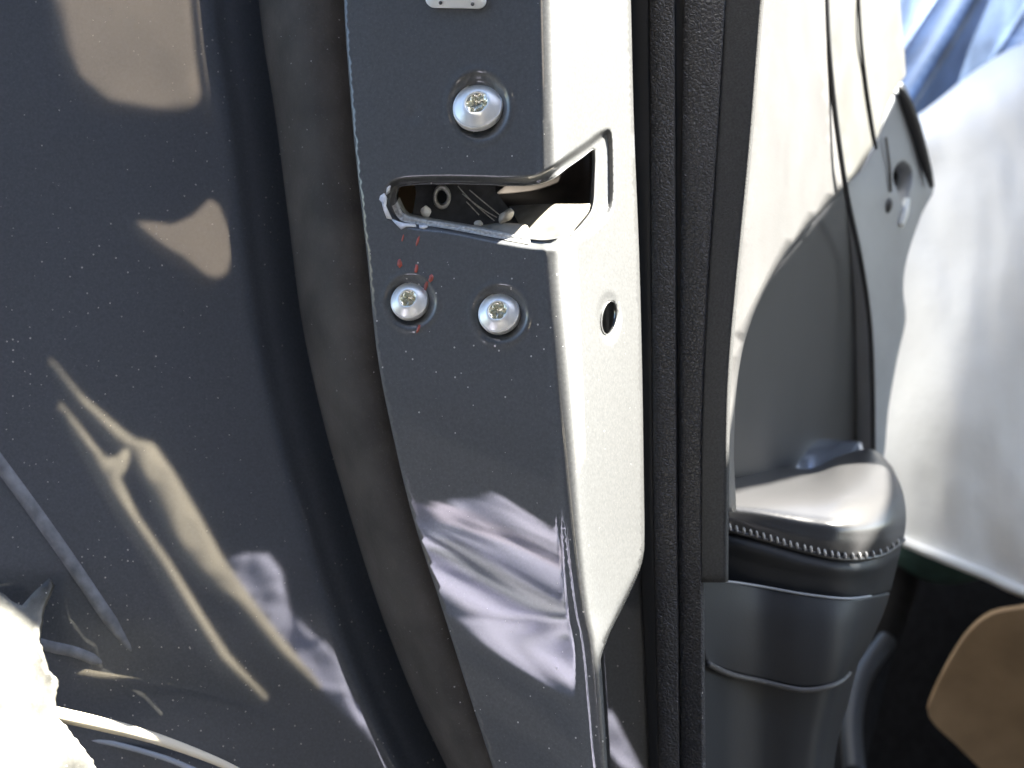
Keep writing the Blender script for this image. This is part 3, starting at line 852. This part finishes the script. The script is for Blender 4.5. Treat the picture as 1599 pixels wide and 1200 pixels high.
for pos, c in ((.28, (.40, .44, .56)), (.42, (.62, .62, .82)), (.80, (.68, .66, .84)), (.95, (.52, .34, .36))):
    e = els.new(pos); e.color = (*c, 1)
vv = t_.nodes.new("ShaderNodeTexVoronoi"); vv.inputs["Scale"].default_value = 13; vv.inputs["Randomness"].default_value = 1
wp = t_.nodes.new("ShaderNodeMix"); wp.data_type = 'VECTOR'; wp.inputs["Factor"].default_value = .12
t_.links.new(tc.outputs["Object"], vz.inputs[0]); t_.links.new(tc.outputs["Object"], wp.inputs["A"]); t_.links.new(vz.outputs["Color"], wp.inputs["B"])
t_.links.new(wp.outputs["Result"], vv.inputs["Vector"])
sp_ = t_.nodes.new("ShaderNodeSeparateColor"); t_.links.new(vv.outputs["Color"], sp_.inputs[0]); t_.links.new(sp_.outputs[1], cr.inputs[0]); t_.links.new(cr.outputs[0], b_.inputs["Base Color"])
mirrored('added_patterned_cloth', [(636, 715), (664, 735), (690, 738), (704, 760), (722, 764), (738, 786), (770, 790), (776, 772), (790, 764), (800, 742), (824, 728), (842, 706), (856, 730), (868, 800), (880, 870), (896, 940), (905, 985), (884, 1000), (872, 1024), (884, 1085), (845, 1095), (800, 1105), (760, 1115), (715, 1125), (680, 1040), (660, 920), (645, 820)],
         flat_end, 1.1, CL, 'lavender and brown printed cloth added behind the camera, shaped for its image low in the door end', 'cloth', folds=.045, thick=.004, face=1.7)
mirrored('added_lavender_cloth', [(352, 868), (388, 868), (418, 872), (434, 905), (448, 950), (500, 1010), (550, 1065), (590, 1110), (650, 1200), (610, 1200), (560, 1140), (500, 1080), (440, 1010), (400, 950)],
         flat_body, 1.35, M['cloth'], 'strip of plain lavender cloth added behind the camera, shaped for its image on the body panel', 'cloth', folds=.03, thick=.004)

# ------------------------------------------------------------------ CABIN beyond the door
def fold(x, y, u, v):
    return .008 * math.sin((x * .8 + y * .22) * .022) + .012 * noise.noise((x * .008, y * .004, 2)) + .003 * noise.noise((x * .03, y * .02, 7))
sh = grid('white_cover', [[(1340, 230, 1.35), (1440, 175, 1.30), (1530, 105, 1.25), (1620, 60, 1.25), (1800, 20, 1.3), (2300, 0, 1.4)],
                          [(1330, 260, .98), (1430, 195, .96), (1530, 125, .95), (1620, 80, .95), (1800, 40, 1.0), (2300, 20, 1.1)],
                          [(1330, 330, .92), (1430, 300, .90), (1530, 260, .88), (1620, 240, .88), (1800, 220, .9), (2300, 220, 1.0)],
                          [(1330, 600, .92), (1430, 600, .88), (1530, 600, .86), (1620, 600, .85), (1800, 600, .88), (2300, 600, 1.0)],
                          [(1330, 795, .92), (1430, 835, .89), (1530, 872, .87), (1620, 905, .86), (1800, 930, .9), (2300, 960, 1.0)],
                          [(1330, 800, .95), (1430, 842, .93), (1530, 880, .91), (1620, 915, .90), (1800, 940, .94), (2300, 970, 1.05)],
                          [(1330, 760, 1.3), (1430, 800, 1.3), (1530, 830, 1.3), (1620, 850, 1.3), (1800, 870, 1.3), (2300, 900, 1.4)]],
          M['sheet'], None, 8, 8, .003, fn=fold)
tag(sh, 'large white cloth cover bulging into the cabin at the right', 'cloth cover')
def pleat(x, y, u, v):
    q = (x + y * .62)
    return .06 * math.sin(q * .040) + .012 * math.sin(q * .09 + 1) + .03 * noise.noise((q * .022, y * .002, 0))
pl = grid('plastic_film', [[(1360, -200, 1.5), (1500, -200, 1.5), (1700, -200, 1.5), (1900, -200, 1.5)],
                           [(1360, 0, 1.45), (1500, 0, 1.45), (1700, 0, 1.45), (1900, 0, 1.45)],
                           [(1360, 260, 1.4), (1500, 260, 1.4), (1700, 260, 1.4), (1900, 260, 1.4)]], M['film'], None, 50, 20, .002, fn=pleat)
tag(pl, 'blue grey crumpled plastic film in slanting pleats behind the white cover', 'plastic film')
cb = mesh_obj('cardboard_flap', [], [], M['card'])
poly = dense_poly([(1700, 930), (1600, 950), (1550, 960), (1515, 986), (1485, 1030), (1458, 1085), (1452, 1122), (1495, 1165), (1540, 1210), (1620, 1290), (1720, 1350)], True, 3)
A, V, F, _ = cdt_sheet(poly, [], lambda X, Y: .86 + (Y - 950) * .0001 + .03 * np.sin((X - Y) * .006), 14)
cb.data.from_pydata([tuple(v) for v in V], [], F); cb.data.update(); solid(cb, .005)
tag(cb, 'brown cardboard flap with a rounded corner in the dark footwell', 'cardboard')
gb = blob('green_bundle', 1465, 862, 1.0, 80, 46, .05, M['green'], None, -.1, 2, .15)
tag(gb, 'dark green rounded bundle just under the edge of the white cover', 'bundle')
cabin = thing('cabin_shell', (.6, 1.3, .2), 'near black cabin floor and footwell wall behind the cardboard flap', 'car cabin')
slab('cabin_floor', .15, 1.5, .62, 1.4, .22, .25, M['dark'], cabin, .004)
# unseen slab added over the cabin; edge and gap shaped for the shade
shade_edge = [(.05, .532), (.31, .532), (.34, .533), (.36, .522), (.377, .511), (.43, .508), (.478, .513), (.572, .530), (.645, .538), (.705, .532), (.9, .53), (1.25, .56)]
shade_edge[-1] = (1.4, .56)
ro = [(x, y) for y, x in shade_edge] + [(2.4, 1.4), (2.4, .05)]
sun_gap = [(.552, .388), (.645, .388), (.668, .50), (.625, .50), (.590, .44)]  # opening added to let sun onto the armrest
n1, n2 = len(ro), len(sun_gap)
res = geometry.delaunay_2d_cdt([Vector(p) for p in ro + sun_gap], [(i, (i + 1) % n1) for i in range(n1)] + [(n1 + i, n1 + (i + 1) % n2) for i in range(n2)], [], 0, 1e-6)
pts2 = [(v.x, v.y) for v in res[0]]
keepf = []
for f in res[2]:
    cx = np.array([sum(pts2[i][0] for i in f) / 3]); cy = np.array([sum(pts2[i][1] for i in f) / 3])
    if seg_dist(cx, cy, ro)[1][0] and not seg_dist(cx, cy, sun_gap)[1][0]: keepf.append(tuple(f))
k_ = .04 / S.z; m_ = len(pts2)
rv = [(x, y, 1.45) for x, y in pts2] + [(x + S.x * k_, y + S.y * k_, 1.49) for x, y in pts2]
rf = keepf + [tuple(m_ + i for i in reversed(f)) for f in keepf]
for a0, nn_ in ((0, n1), (n1, n2)):
    rf += [(a0 + i, a0 + (i + 1) % nn_, m_ + a0 + (i + 1) % nn_, m_ + a0 + i) for i in range(nn_)]
shade_roof = mesh_obj('shade_roof', rv, rf, M['paint'], body, False, 'unseen navy slab added above the cabin, shaped for its shade'); fix_normals(shade_roof)
slab('far_side_wall', 1.5, 1.54, .3, 1.4, .25, .85, M['dark'], cabin, .004)
slab('footwell_wall', .12, 1.5, 1.42, 1.46, .25, .85, M['dark'], cabin, .004)
o = tube('seat_rail', [(1310, 1210, .95), (1345, 1060, .97), (1380, 960, .98), (1400, 900, 1.0)], .02, M['dark'], cabin, 12)
tube('wiring_loom', [(1335, 1210, .80), (1330, 1130, .84), (1345, 1060, .88), (1385, 1000, .92)], .008, M['plastic'], cabin, 10)

# ------------------------------------------------------------------ one car: the door, the body and the cabin move together
car = thing('parked_car', (0, .6, .25), 'navy blue car with its door open, seen close at the latch end', 'car')
def base(o): return o.name.split('.')[0]
for root in (door, body, cabin):
    for ch in list(root.children):
        ch.parent = car; ch.location = -car.location
    bpy.data.objects.remove(root)
top = {base(o): o for o in car.children}
def adopt(parent, *names):
    for o in list(car.children):
        if base(o) in names:
            o.parent = top[parent]; o.location = (0, 0, 0)
top['end_panel'].name = 'door_end_panel'
top['door_end_panel'] = top['end_panel']
adopt('door_end_panel', 'opening_rim', 'hole_rim', 'paint_chip', 'red_reflection', 'side_return')
adopt('armrest', 'seam_piping', 'stitch', 'armrest_skirt')
adopt('latch_plate', 'eyelet', 'cut_edge', 'grease_lump', 'latch_pawl', 'pawl_block', 'striker_ramp', 'guide_wall', 'inner_shelf', 'scratch_wire', 'latch_housing')
adopt('pocket_front', 'pocket_lip', 'pocket_top_edge')
adopt('handle_bezel', 'bezel_side_shade', 'handle_cup', 'release_lever', 'bezel_crease', 'lock_button')
adopt('upper_card', 'card_seam'); adopt('front_card', 'card_groove')
adopt('sun_patch_plate', 'sill_flange', 'sill_fold'); adopt('weatherstrip', 'strip_channel')
